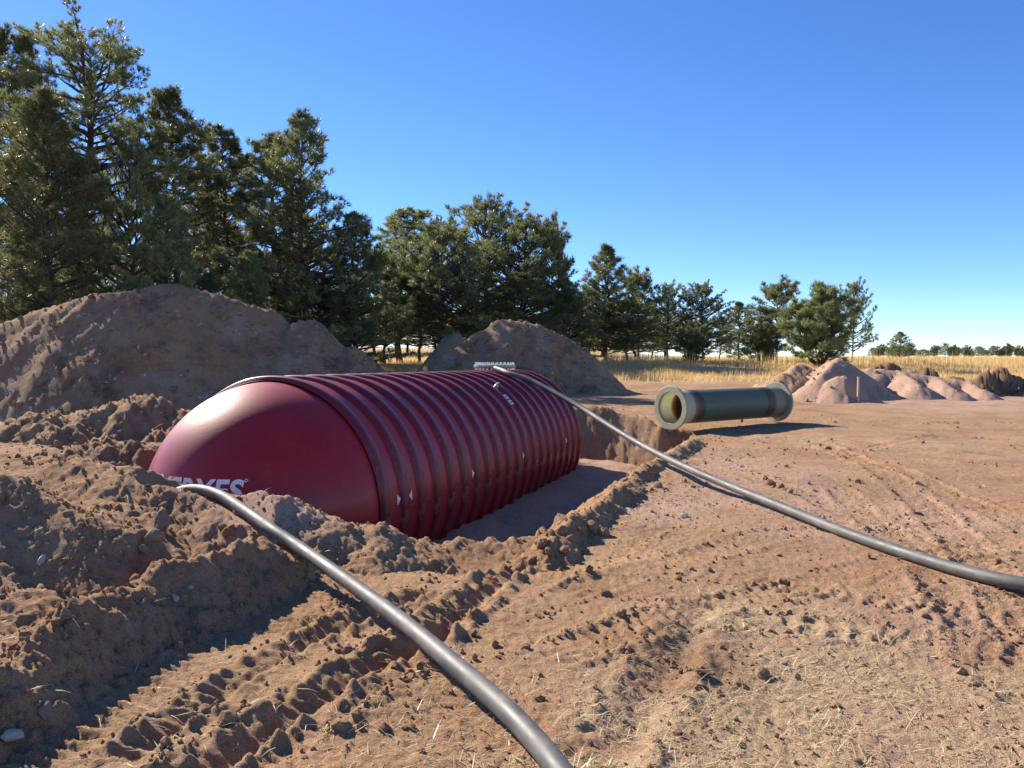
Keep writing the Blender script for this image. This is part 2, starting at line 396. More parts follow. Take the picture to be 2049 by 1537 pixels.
def roughness(x, y):
    d, u = tank_uv(x, y)
    s = pit_sd(x, y)
    r = .75 * np.exp(-np.maximum(s, 0) / .55) * (s > -.4)
    r = np.maximum(r, ss(-1.5, -2.6, x) * ss(26, 15, y) * ss(2.2, 3.4, y))
    r = np.maximum(r, .30 * ss(.2, -1.2, x - .35 * (y - 4)) * ss(9, 6, y))
    r = np.maximum(r, .28 * ss(.2, .55, fbm(x, y, .5, 3, 21)))
    r = np.maximum(r, .55 * np.exp(-(((x - 1.05) / .3) ** 2 + ((y - 4.0) / .55) ** 2)))
    r = np.maximum(r, .6 * ss(20, 23, y) * ss(38, 30, y) * ss(9, 6, x))
    return np.clip(r, 0, 1)

# hose paths (the loose dirt gives way below them)
HR = .048
h2 = [np.array(p) for p in ((-.34, 15.02, 1.485), (-.20, 14.75, 1.443), at(1020, 747, 14.5), at(1065, 763, 14.2), at(1112, 787, 13.8))]
for px, py, z in ((1165, 817, .78), (1210, 846, .577), (1262, 878, .388), (1320, 910, .26), (1390, 943, .19), (1470, 977, .10), (1560, 1013, .065), (1700, 1069, .06), (1850, 1120, .07), (1950, 1149, .085), (2049, 1171, .10), (2200, 1195, .09), (2400, 1200, .08), (2750, 1190, .06), (3300, 1150, .055)):
    h2.append(np.array(atz(px, py, z)))
h1 = [at(312, 1020, 7.0), at(340, 994, 6.93)] + [at(368, 982, 6.86), at(402, 982, 6.74)]
for px, py, z in ((440, 994, .415), (480, 1019, .36), (540, 1061, .28), (600, 1101, .20), (700, 1172, .13), (800, 1246, .10), (900, 1330, .10), (996, 1414, .085), (1066, 1486, .075), (1132, 1570, .065), (1200, 1680, .06), (1330, 2000, .055)):
    h1.append(np.array(atz(px, py, z)))
HOSES = [[tuple(q) for q in catmull(h1[1:], 3)], [tuple(q) for q in catmull(h2[7:], 2)]]
# piles: name, label, category, crest [(px, py, Y)], slope, rounding, noise amp, noise freq, material, gravel, moist, extras
def c3(l): return [at(*p) for p in l]
PILES = [
 dict(n='spoil_pile', l='largest brown spoil pile, rising below the tall pines on the left', c='dirt pile', pts=c3([(-330, 705, 20), (-80, 690, 20.5), (0, 655, 21), (60, 632, 21), (130, 608, 21), (200, 592, 21), (245, 582, 21), (300, 577, 21), (370, 579, 21), (420, 592, 21), (480, 606, 21), (535, 628, 21)]), sl=1.0, r0=.25, a=.17, f=.8, m=M_PILE),
 dict(n='spoil_pile', l='lower spoil pile with frost flecks, leaning on the right end of the largest pile', c='dirt pile', pts=c3([(575, 655, 21), (600, 646, 21), (640, 652, 21), (690, 690, 21)]), sl=.85, r0=.2, a=.16, f=1.3, m=M_PILE),
 dict(n='spoil_pile', l='pointed brown spoil pile standing behind the far end of the red tank', c='dirt pile', pts=c3([(912, 690, 32.5), (960, 662, 32.5), (1020, 639, 32.5), (1075, 650, 32.5), (1130, 680, 32.5), (1180, 716, 32.0)]), sl=.9, r0=.25, a=.2, f=.8, m=M_PILE),
 dict(n='soil_lump', l='small rounded soil lump behind the left flank of the pointed spoil pile', c='soil lump', pts=c3([(893, 672, 36), (915, 668, 36)]), sl=1.5, r0=.25, a=.18, f=1.6, m=M_PILE),
 dict(n='dirt_mound', l='foreground dirt mound with a sunlit crest at the left edge', c='dirt mound', pts=[atz(-160, 930, .82), atz(-60, 940, .80), atz(20, 962, .74), atz(80, 1000, .62), atz(160, 1042, .50), atz(220, 1068, .43), atz(280, 1066, .40), atz(335, 1108, .27)], sl=.70, r0=.04, a=.045, f=2.2, m=M_SOIL),
 dict(n='dirt_windrow', l='cloddy ridge of dirt thrown up beside the crawler track, left foreground', c='dirt ridge', pts=[atz(-110, 1440, .17), atz(0, 1355, .22), atz(100, 1262, .25), atz(230, 1185, .29), atz(310, 1146, .31), atz(390, 1130, .31), atz(480, 1095, .30), atz(560, 1082, .23)], sl=.95, r0=.05, a=.09, f=2.8, m=M_SOIL),
 dict(n='dirt_bank', l='bank of loose dirt under the near hose, in front of the red tank end', c='dirt bank', pts=[at(150, 925, 7.4), at(250, 938, 7.1), at(330, 962, 6.85), at(420, 992, 6.6), at(500, 993, 6.5), at(565, 995, 6.45), at(640, 1028, 6.4), at(700, 1048, 6.35), at(735, 1060, 6.3)], sl=.55, r0=.10, a=.07, f=2.0, m=M_SOIL, gravel=[(540, 1005, 6.4, .55)]),
 dict(n='dirt_heap', l='lumpy heap of dug dirt left of the tank, higher of the two humps', c='dirt heap', pts=c3([(165, 822, 12.5), (225, 806, 12.3), (290, 826, 12), (350, 838, 12)]), sl=.62, r0=.2, a=.24, f=1.5, m=M_SOIL),
 dict(n='dirt_heap', l='lumpy heap of dug dirt at the left edge below the largest pile', c='dirt heap', pts=c3([(-40, 845, 11.6), (40, 838, 11.6), (90, 826, 11.6), (125, 845, 11.4)]), sl=.62, r0=.15, a=.22, f=1.6, m=M_SOIL),
 dict(n='dirt_heap', l='dark heap of clods close to the left side of the tank dome', c='dirt heap', pts=c3([(165, 905, 9.6), (230, 880, 9.6), (262, 890, 9.5)]), sl=.7, r0=.12, a=.18, f=2.2, m=M_SOIL, moist=.35),
 dict(n='dirt_berm', l='low crumbly berm along the right edge of the pit', c='dirt berm', pts=[atz(1105, 1076, .04), atz(1150, 1050, .07), atz(1200, 1014, .11), atz(1232, 990, .12), atz(1265, 960, .09), atz(1310, 932, .08), atz(1365, 895, .10), atz(1390, 880, .09)], sl=.7, r0=.05, a=.07, f=3.2, m=M_SOIL),
 dict(n='dirt_berm', l='sunlit lip of dirt along the far edge of the pit', c='dirt berm', pts=c3([(1090, 808, 19.6), (1150, 812, 19.1), (1215, 818, 18.8), (1255, 828, 18.5), (1295, 842, 18.1), (1325, 856, 17.7)]), sl=1.5, r0=.06, a=.10, f=2.4, m=M_SOIL),
 dict(n='gravel_pile', l='tallest pink gravel pile, below the rounded pine', c='gravel pile', pts=c3([(1662, 720, 29), (1678, 717, 29), (1640, 755, 27.4)]), sl=.74, r0=.07, a=.05, f=.9, m=M_SOIL, g=1),
 dict(n='gravel_pile', l='front pink gravel pile with the wooden stake', c='gravel pile', pts=c3([(1676, 752, 27), (1690, 751, 27), (1740, 790, 26.6)]), sl=.74, r0=.07, a=.05, f=1.0, m=M_SOIL, g=1),
 dict(n='gravel_pile', l='pink gravel pile right behind the wooden stake', c='gravel pile', pts=c3([(1695, 742, 29.5), (1722, 743, 29.5), (1760, 775, 27.8)]), sl=.72, r0=.07, a=.05, f=1.0, m=M_SOIL, g=1),
 dict(n='gravel_pile', l='broad pink gravel pile in the middle of the row', c='gravel pile', pts=c3([(1738, 739, 30.5), (1800, 742, 30), (1838, 768, 28.2)]), sl=.66, r0=.08, a=.06, f=1.0, m=M_SOIL, g=1),
 dict(n='gravel_pile', l='second pink gravel pile from the right end of the row', c='gravel pile', pts=c3([(1795, 744, 30.2), (1868, 751, 29.6), (1908, 778, 27.9)]), sl=.64, r0=.08, a=.06, f=1.1, m=M_SOIL, g=1),
 dict(n='gravel_pile', l='low pink gravel pile at the right end of the row', c='gravel pile', pts=c3([(1862, 753, 30), (1935, 762, 29.4), (1972, 785, 27.8)]), sl=.58, r0=.08, a=.05, f=1.0, m=M_SOIL, g=1),
 dict(n='dirt_pile', l='low brown dirt pile between the sump pipe and the gravel', c='dirt pile', pts=c3([(1568, 752, 29), (1600, 734, 30), (1622, 738, 30)]), sl=.55, r0=.2, a=.16, f=1.5, m=M_SOIL, g=.35),
 dict(n='sod_pile', l='dark torn sod heap behind the gravel piles', c='sod heap', pts=c3([(1748, 742, 34), (1765, 733, 34), (1800, 730, 34), (1830, 736, 34), (1880, 752, 34), (1925, 758, 33.5)]), sl=.9, r0=.1, a=.32, f=2.0, m=M_TOP),
 dict(n='sod_pile', l='wide dark torn sod heap at the right edge', c='sod heap', pts=c3([(1945, 765, 30), (1975, 752, 30.5), (2015, 756, 30.5), (2060, 770, 30.5), (2140, 780, 30.5)]), sl=.7, r0=.2, a=.34, f=2.0, m=M_TOP),
]
for p in PILES: p['pts'] = [tuple(q) for q in p['pts']]
def pile_z(p, x, y, detail=True):
    di, s, t, E_ = polydist(x, y, p['pts'])
    d = np.sqrt(di * di + p['r0'] ** 2) - p['r0']
    z = E_[..., 0] - p['sl'] * d
    a, f = p['a'], p['f']
    z = z + a * .9 * lumpy(x, y, f, 4, 90 + len(p['n'])) + a * .8 * fbm(x, y, f * .5, 2, 95)
    z = z + a * .35 * fbm(s * 2.0, d * .5, f, 2, 97) * ss(0, .8, d)
    if detail and p.get('g', 0) < .9:
        z = z + a * .30 * lumpy(x, y, f * 4, 3, 99) + (.05 if p['m'] is M_PILE else .026) * cells(x, y, 5.5, 98) * np.clip(.5 + fbm(x, y, .9, 2, 96), 0, 1) + .016 * cells(x, y, 14, 94) + .010 * fbm(x, y, 20, 3, 93)
    elif detail:
        z = z + .02 * fbm(x, y, 6, 3, 99) + .05 * fbm(x, y, 1.6, 3, 92)
    return under_hose(x, y, z) if detail and p['pts'][0][1] < 18 else z
def pile_bounds(p):
    P = np.array(p['pts']); m = 6.5 if P[:, 1].min() > 14 else 2.2
    return P[:, 0].min() - m, P[:, 0].max() + m, P[:, 1].min() - m, P[:, 1].max() + m
def top_z(x, y):
    z = base_z(x, y)
    for p in PILES:
        x0, x1, y0, y1 = pile_bounds(p)
        m = (x > x0) & (x < x1) & (y > y0) & (y < y1)
        if m.any(): z[m] = np.maximum(z[m], pile_z(p, x[m], y[m]))
    return z
def ell(x, y, px, py, rx, ry, z=0):
    c = atz(px, py, z); return np.exp(-(((x - c[0]) / rx) ** 2 + ((y - c[1]) / ry) ** 2))
def masks(x, y):
    s = pit_sd(x, y)
    nz = .5 + .9 * fbm(x, y, .9, 3, 30); nz2 = .5 + 1.0 * fbm(x, y, 1.6, 4, 33)
    g = .95 * ell(x, y, 1470, 950, 1.5, 2.6) + .8 * ell(x, y, 1330, 1010, .8, 1.3) + .65 * ell(x, y, 1940, 1050, 1.7, 1.5) + .55 * ell(x, y, 1900, 1450, 1.5, .8) + .5 * ell(x, y, 1850, 1240, 1.2, .6)
    g = g * np.clip(.3 + nz, 0, 1.2)
    g = np.maximum(g, ss(-.45, -.7, s))
    g = np.maximum(g, .9 * ss(21, 24, y) * ss(32, 28, y) * ss(10.5, 13, x) * np.clip(.4 + nz, 0, 1))
    st = 1.2 * ell(x, y, 1800, 1480, 1.6, .85) + .95 * ell(x, y, 1560, 1260, .6, .75) + .9 * ell(x, y, 1420, 1500, .6, .40) + .55 * ell(x, y, 1950, 900, 2.6, 2.4) + .4 * ell(x, y, 1600, 880, 2, 2) + .5 * ell(x, y, 1950, 830, 5, 3)
    st = st * np.clip(.35 + nz2, 0, 1.3)
    st = np.maximum(st, ss(33, 37.5, y + 1.2 * fbm(x, y, .3, 3, 31)))
    mo = .6 * roughness(x, y) * np.clip(-.15 + 1.1 * fbm(x, y, 1.1, 3, 36), 0, 1) + .5 * np.exp(-(((x - 1.05) / .25) ** 2 + ((y - 4.0) / .5) ** 2))
    mo = np.maximum(mo, .5 * np.exp(-np.abs(s + .25) / .2) * (s < .1))
    return np.stack([np.clip(g, 0, 1), np.clip(st, 0, 1), np.clip(mo, 0, 1), np.ones_like(g)], -1)

def under_hose(x, y, z):
    for path in HOSES:
        d, s_, t, E_ = polydist(x, y, path)
        lim = E_[..., 0] - .055 + 1.1 * np.maximum(0, d - .09)
        z = np.where(d < .6, np.minimum(z, lim), z)
    return z
# polar grid, finest where the ground lies close
def radii():
    r = [1.2]
    while r[-1] < 3500:
        q = r[-1]; k = .02 if q < 2.5 else .0042 if q < 14 else .006 if q < 38 else .025 if q < 300 else .12
        r.append(q * (1 + k))
    return np.array(r)
RR = radii()
th = np.arange(-46, 46.01, .125) ; th = np.concatenate([np.arange(-180, -46, 6.0)[:-0 or None], th, np.arange(51, 180, 6.0)])
TH = np.radians(th)
GX = RR[:, None] * np.sin(TH)[None]; GY = RR[:, None] * np.cos(TH)[None]
GZ = base_z(GX.ravel(), GY.ravel()).reshape(GX.shape)
nr, na = GX.shape
V = np.stack([GX, GY, GZ], -1).reshape(-1, 3)
idx = np.arange(nr * na).reshape(nr, na)
Q = np.stack([idx[:-1], np.roll(idx, -1, 1)[:-1], np.roll(idx, -1, 1)[1:], idx[1:]], -1).reshape(-1, 4)
V = np.vstack([V, [[0, 0, float(GZ[0].mean())]]])
tri = np.stack([np.full(na, len(V) - 1), np.roll(idx[0], -1), idx[0], idx[0]], -1)   # fan below the camera
A = masks(V[:, 0], V[:, 1])
me = np_mesh('ground', V, Q[:, ::-1], True, A, (M_SOIL,))
ground = obj('ground', me); tag(ground, 'churned brown building-site ground running out to a dry field', kind='structure')
fan = np_mesh('ground_under_camera', V, tri[:, :3][:, ::-1], True, A, (M_SOIL,))
# keep one ground object: join the small fan into the sheet
import bmesh
bm = bmesh.new(); bm.from_mesh(me)
bm.verts.ensure_lookup_table()
try: bm.faces.new([bm.verts[i] for i in idx[0]])
except ValueError: pass
bm.normal_update(); 
bm.to_mesh(me); bm.free(); bpy.data.meshes.remove(fan)
me.polygons.foreach_set('use_smooth', [True] * len(me.polygons))

for p in PILES:
    x0, x1, y0, y1 = pile_bounds(p)
    sel = (GX > x0) & (GX < x1) & (GY > y0) & (GY < y1)
    i0, i1 = np.where(sel.any(1))[0][[0, -1]]; j0, j1 = np.where(sel.any(0))[0][[0, -1]]
    X, Y = GX[i0:i1 + 1, j0:j1 + 1], GY[i0:i1 + 1, j0:j1 + 1]; B = GZ[i0:i1 + 1, j0:j1 + 1]
    Z = pile_z(p, X, Y); h = Z - B
    keep = h > -.01; Z = np.maximum(Z, B - .10)
    f = keep[:-1, :-1] | keep[1:, :-1] | keep[:-1, 1:] | keep[1:, 1:]
    lab_ = np.where(f, np.arange(f.size).reshape(f.shape), -1)
    while True:                                             # keep the one connected heap
        l2 = lab_.copy()
        l2[1:] = np.maximum(l2[1:], lab_[:-1]); l2[:-1] = np.maximum(l2[:-1], lab_[1:]); l2[:, 1:] = np.maximum(l2[:, 1:], lab_[:, :-1]); l2[:, :-1] = np.maximum(l2[:, :-1], lab_[:, 1:])
        l2 = np.where(f, l2, -1)
        for _ in range(3): l2 = np.where(f, l2.ravel()[np.maximum(l2, 0)], -1)
        if (l2 == lab_).all(): break
        lab_ = l2
    u_, c_ = np.unique(lab_[f], return_counts=True); f = f & (lab_ == u_[c_.argmax()])
    id2 = np.arange(X.size).reshape(X.shape)
    q = np.stack([id2[:-1, :-1], id2[:-1, 1:], id2[1:, 1:], id2[1:, :-1]], -1)[f]
    use, inv = np.unique(q, return_inverse=True); q = inv.reshape(q.shape)
    V = np.stack([X, Y, Z], -1).reshape(-1, 3)[use]
    A = masks(V[:, 0], V[:, 1])
    A[:, 0] = p.get('g', 0); A[:, 1] *= 0
    A[:, 2] = np.clip(p.get('moist', 0) + .25 * np.clip(fbm(V[:, 0], V[:, 1], 1.1, 3, 36), 0, 1), 0, 1)
    for (px, py, Yc, rad) in p.get('gravel', ()):
        c = at(px, py, Yc); A[:, 0] = np.maximum(A[:, 0], 1.2 * np.exp(-((V[:, 0] - c[0]) ** 2 + (V[:, 1] - c[1]) ** 2) / rad ** 2))
    o = obj(p['n'], np_mesh(p['n'], V, q[:, ::-1], True, A, (p['m'],)))
    tag(o, p['l'], p['c'], {'gravel_pile': 'pink gravel piles beside the field', 'spoil_pile': 'spoil piles behind the pit', 'dirt_heap': 'dug dirt heaps left of the tank', 'sod_pile': 'torn sod heaps', 'dirt_berm': 'berms on the pit edge'}.get(p['n']))

# ------------------------------------------------------------------ the red storage tank
D3 = Vector((TD[0], TD[1], 0)); N3 = Vector((TN[0], TN[1], 0)); UP = Vector((0, 0, 1))
tank = empty('storage_tank', (C1[0], C1[1], -1.66), -AZ)   # local y runs along the tank
tag(tank, 'large red ribbed fibreglass storage tank lying half sunk in the pit', 'storage tank')
ZC = C1[2] + 1.66
def tl(d, u, z): return (u, d, z + ZC)                     # tank-local point
LO = (0, 0, ZC); AX = (0, 1, 0)
m_ = MB(); m_.revolve([(0, R_SH), (TL, R_SH)], LO, AX, 128); m_.build('shell', M_TANK, tank)
for sgn, o0 in ((-1, 0), (1, TL)):
    m_ = MB(); pr = []
    for k in range(41):
        a = math.pi / 2 * k / 40
        pr.append((o0 + sgn * DOME * math.sin(a), max(.002, R_DM * math.cos(a))))
    m_.revolve(pr, LO, AX, 128); m_.build('end_dome', M_TANK, tank)
rp = [(-.092, R_SH - .01), (-.080, R_SH + .006), (-.070, R_SH + .028), (-.060, R_RIB - .005), (-.048, R_RIB), (.048, R_RIB), (.060, R_RIB - .005), (.070, R_SH + .028), (.080, R_SH + .006), (.092, R_SH - .01)]
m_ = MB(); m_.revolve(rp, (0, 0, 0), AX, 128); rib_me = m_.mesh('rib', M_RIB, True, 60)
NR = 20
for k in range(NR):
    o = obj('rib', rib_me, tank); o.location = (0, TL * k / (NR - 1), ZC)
for sg in (1, -1):                                          # waist seam, butted between the ribs
    for k in range(NR - 1):
        d0 = TL * k / (NR - 1) + .08; d1 = TL * (k + 1) / (NR - 1) - .08
        if k == 0:
            m_ = MB(); m_.box((0, 0, 0), .010, d1 - d0, .026); seam_me = m_.mesh('seam', M_TANK, False)
        o = obj('seam', seam_me, tank); o.location = tl((d0 + d1) / 2, sg * (R_SH + .004), 0)
    m_ = MB()
    for k in range(NR):
        d = TL * k / (NR - 1); m_.box(tl(d, sg * (R_RIB - .001), 0), .010, .06, .045)
    o = m_.build('seam_cleat', M_RIB, tank, False); o['kind'] = 'stuff'
# arrow marks at the waist
def arrow(d, sgn, th=.075, s=1.0, r=None):
    r = r or R_SH + .006
    V_ = []
    for dd, t2 in ((-.035 * sgn, .062), (-.035 * sgn, -.062), (.04 * sgn, 0)):
        a = th + t2 * s / r; V_.append(tl(d + dd * s, r * math.cos(a), r * math.sin(a)))
    m_ = MB(); m_.add(V_ + [(v[0] + .003, v[1], v[2]) for v in V_], [(0, 1, 2), (5, 4, 3), (0, 2, 5, 3), (2, 1, 4, 5), (1, 0, 3, 4)])
    m_.build('arrow_mark', M_WHITE, tank, False)
sp_ = TL / (NR - 1)
for d, sgn in ((sp_ * 1 - .135, 1), (sp_ * 1 + .15, -1), (sp_ * 6 - .135, 1), (sp_ * 11 - .135, 1), (sp_ * 17 - .135, 1)): arrow(d, sgn)
# lettering on the dome
fc = bpy.data.curves.new('lettering', 'FONT'); fc.body = 'XERXES'; fc.align_x = 'CENTER'; fc.size = .30; fc.offset = .010; fc.space_character = 1.08; fc.resolution_u = 6
fo = bpy.data.objects.new('lettering_source', fc); COL.objects.link(fo)
dg = bpy.context.evaluated_depsgraph_get(); tm = bpy.data.meshes.new_from_object(fo.evaluated_get(dg))
bpy.data.objects.remove(fo)
bm = bmesh.new(); bm.from_mesh(tm)
bmesh.ops.subdivide_edges(bm, edges=[e for e in bm.edges if e.calc_length() > .04], cuts=3, use_grid_fill=False)
bmesh.ops.triangulate(bm, faces=bm.faces)
TXW, TXB = .97, .30
def on_dome(u, v, lift=.004):
    q = max(0, 1 - (u * u + v * v) / R_DM ** 2); nrm = Vector((u / R_DM ** 2, -math.sqrt(q) / DOME, v / R_DM ** 2)).normalized()
    return Vector((u, -DOME * math.sqrt(q), v + ZC)) + nrm * lift
for v in bm.verts: v.co = on_dome(v.co.x * TXW + .04, v.co.y * 1.0 + TXB)
bm.to_mesh(tm); bm.free(); tm.materials.append(M_WHITE); tm.name = 'lettering'
obj('lettering', tm, tank)
m_ = MB(); ring = [(math.cos(a) , math.sin(a)) for a in np.linspace(0, 2 * math.pi, 17)[:-1]]
m_.add([on_dome((.585) + .016 * a, TXB + .205 + .016 * b) for a, b in ring] + [on_dome((.585) + .010 * a, TXB + .205 + .010 * b) for a, b in ring], [(k, (k + 1) % 16, 16 + (k + 1) % 16, 16 + k) for k in range(16)])
m_.build('registered_mark', M_WHITE, tank, False)
# manway with bolted lid
MD = 7.1
m_ = MB(); m_.revolve([(R_SH - .05, .35), (R_RIB + .035, .35)], tl(MD, 0, 0), (0, 0, 1), 48); mw = m_.build('manway_collar', M_BROWNFG, tank)
m_ = MB(); m_.revolve([(R_RIB + .035, .33), (R_RIB + .035, .435), (R_RIB + .062, .435), (R_RIB + .062, .33)], tl(MD, 0, 0), (0, 0, 1), 48, True); m_.build('manway_flange', M_BROWNFG, tank)
m_ = MB(); m_.revolve([(R_RIB + .064, .001), (R_RIB + .064, .44), (R_RIB + .100, .44), (R_RIB + .104, .43), (R_RIB + .104, .001)], tl(MD, 0, 0), (0, 0, 1), 48); lid = m_.build('manway_lid', M_FLANGE, tank)
m_ = MB(); m_.revolve([(-.10, .001), (-.10, .022), (-.075, .022), (-.075, .010), (0, .010), (0, .024), (.022, .024), (.022, .012), (.055, .012), (.055, .001)], (0, 0, 0), (0, 0, 1), 6); bolt_me = m_.mesh('bolt', M_ZINC, False)
for k in range(28):
    a = 2 * math.pi * k / 28; o = obj('bolt', bolt_me, lid); o.location = tl(MD + .395 * math.sin(a), .395 * math.cos(a), R_RIB + .105)
# lifting lug, strap and plates on the shoulder
def shoulder(d, a, r=R_RIB + .005): return Vector(tl(d, r * math.cos(a), r * math.sin(a)))
LD, LA = 5.005, math.radians(56)
m_ = MB(); pts = []
for k in range(13):
    t = math.pi * k / 12; pts.append(shoulder(LD + .085 * math.cos(t), LA + .0, R_SH + .01 + .11 * math.sin(t)))
m_.tube(pts, .012, 8); lug = m_.build('lifting_lug', M_ZINC, tank)
m_ = MB()
S_ = [[shoulder(LD + s * .07, LA + .04 - k * .03, R_SH + .008) for s in (-1, 1)] for k in range(4)]
m_.add([p for r in S_ for p in r], [(2 * k, 2 * k + 1, 2 * k + 3, 2 * k + 2) for k in range(3)]); m_.build('lug_pad', M_TANK, tank)
for da, hl in ((.170, .032), (.258, .032)):
    m_ = MB(); c0 = [shoulder(LD + sx_ * .075, LA - da + sy_ * hl, R_SH + .012) for sx_, sy_ in ((-1, 1), (1, 1), (1, -1), (-1, -1))]
    up_ = Vector((math.cos(LA - da), 0, math.sin(LA - da))) * .006
    m_.add(c0 + [p + up_ for p in c0], [(0, 1, 2, 3), (7, 6, 5, 4), (0, 4, 5, 1), (1, 5, 6, 2), (2, 6, 7, 3), (3, 7, 4, 0)])
    pl = m_.build('rating_plate', M_WHITE, tank, False)
    m_ = MB(); c1 = [shoulder(LD + sx_ * .035, LA - da + sy_ * hl * .45, R_SH + .0195) for sx_, sy_ in ((-1, 1), (1, 1), (1, -1), (-1, -1))]
    m_.add(c1, [(0, 1, 2, 3)]); m_.build('plate_print', M_TANK, pl, False)
tank.location = (C1[0], C1[1], C1[2] - ZC)

# ------------------------------------------------------------------ hoses
for pts, lab in ((h1, 'black plastic hose crossing the foreground from the tank end to the bottom edge'), (h2, 'black plastic hose running from the tank top over the pit to the right edge')):
    path = catmull(pts, 10)
    m_ = MB(); m_.tube(path, HR, 24, cap=False)
    e0, e1 = Vector(path[0]), Vector(path[-1])
    o = m_.build('hose', M_HOSE)
    sol = o.modifiers.new('wall', 'SOLIDIFY'); sol.thickness = .008; sol.offset = -1
    tag(o, lab, 'hose', 'black plastic hoses over the site')

# ------------------------------------------------------------------ flanged sump pipe
pa = Vector(at(1343, 816, 17.4)); pb = Vector(at(1553, 804, 19.6)); pdir = (pb - pa); PL = pdir.length
pipe = empty('flanged_pipe', pa); pipe.rotation_mode = 'QUATERNION'; pipe.rotation_quaternion = pdir.to_track_quat('X', 'Z')
tag(pipe, 'short green fibreglass pipe with a wide flange at each end, lying at the pit edge', 'pipe')
m_ = MB(); pr = [(.0, .375), (.0, .40), (.03, .40)] + [(t, .397) for t in np.linspace(.3, 3.6, 24)] + [(PL - .03, .40), (PL, .40), (PL, .375)] + [(t, .372) for t in np.linspace(3.6, .3, 12)]
m_.revolve(pr, (0, 0, 0), (1, 0, 0), 72, True); m_.build('pipe_body', M_FIBRE, pipe)
for x0, x1 in ((-.035, .03), (PL - .03, PL + .035)):
    m_ = MB(); m_.revolve([(x0, .378), (x0, .505), (x0 + .008, .514), (x1 - .008, .514), (x1, .505), (x1, .402)], (0, 0, 0), (1, 0, 0), 72, False)
    m_.revolve([(x0, .378), (x1, .378)], (0, 0, 0), (1, 0, 0), 72)
    m_.build('flange', M_FLANGE, pipe, True, 30)
for xx in (2.55,):
    m_ = MB(); m_.revolve([(.39, .03), (.47, .03), (.475, .001)], (xx, .0, 0), (0, 0, -1), 12); m_.build('drain_stub', M_HOSE, pipe)

# ------------------------------------------------------------------ stake
b0 = Vector(at(1717, 782, 26.05)); gz = float(top_z(np.array([b0.x]), np.array([b0.y]))[0])
zt = at(1717, 754, 26.05)[2]
m_ = MB(); hw = .035
m_.add([(sx_ * hw, sy_ * .02, z) for z in (gz - .25, zt) for sx_, sy_ in ((-1, -1), (1, -1), (1, 1), (-1, 1))], [(3, 2, 1, 0), (4, 5, 6, 7), (0, 1, 5, 4), (1, 2, 6, 5), (2, 3, 7, 6), (3, 0, 4, 7)])
st = m_.build('survey_stake', M_WOOD, None, False); st.location = (b0.x, b0.y, 0); st.rotation_euler = (0, .02, .3)
tag(st, 'pale wooden survey stake standing in the front gravel pile', 'stake')

# ------------------------------------------------------------------ rocks and clods
def ico(sub=0):
    bm = bmesh.new(); bmesh.ops.create_icosphere(bm, subdivisions=sub, radius=1); bm.verts.index_update()
    v = np.array([q.co[:] for q in bm.verts]); f = np.array([[q.index for q in t.verts] for t in bm.faces]); bm.free(); return v, f
def rock_mesh(name, mat, seed, ang=.25, sub=2):
    v, f = ico(sub); r = np.random.default_rng(seed)
    for k in range(11):                                    # cut facets
        d = r.normal(size=3); d /= np.linalg.norm(d); off = r.uniform(.36, .66); q = v @ d
        v = v - np.maximum(q - off, 0)[:, None] * d * .9
    v = v * (1 + ang * .4 * pn(v[:, 0] * 1.7 + seed, v[:, 1] * 1.7 + v[:, 2] * 2.1, seed))[:, None]
    return np_mesh(name, v, f, False, np.tile([0, 0, .15, 1.], (len(v), 1)), (mat,))
def clod_mesh(name, seed):
    v, f = ico(2); r = np.random.default_rng(seed)
    v = v * (1 + .35 * lumpy(v[:, 0] * 1 + seed, v[:, 1] + v[:, 2] * 1.3, 1.6, 3, seed))[:, None] * r.uniform(.75, 1.15, 3)
    return np_mesh(name, v, f, False, np.tile([0, 0, .18, 1.], (len(v), 1)), (M_SOIL,))
def put(o, x, y, s, sink=.35, rot=None, seed=0):
    r = np.random.default_rng(seed + 1000)
    z = float(top_z(np.array([x]), np.array([y]))[0]); s = (s,) * 3 if not hasattr(s, '__len__') else s
    o.scale = s; o.location = (x, y, z + s[2] * (1 - 2 * sink) * .8); o.rotation_euler = rot or tuple(r.uniform(0, 6.28, 3) * (0.15, .15, 1))
def ray_ground(px, py, y0=2.4, y1=40):                      # first visible ground point at a photo pixel
    Ys = np.exp(np.linspace(math.log(y0), math.log(y1), 3000)); x = (px - CX) / F * Ys; zz = CAMZ - (py - HY) / F * Ys
    t = top_z(x, Ys); i = np.argmax(t > zz); return x[i], Ys[i]
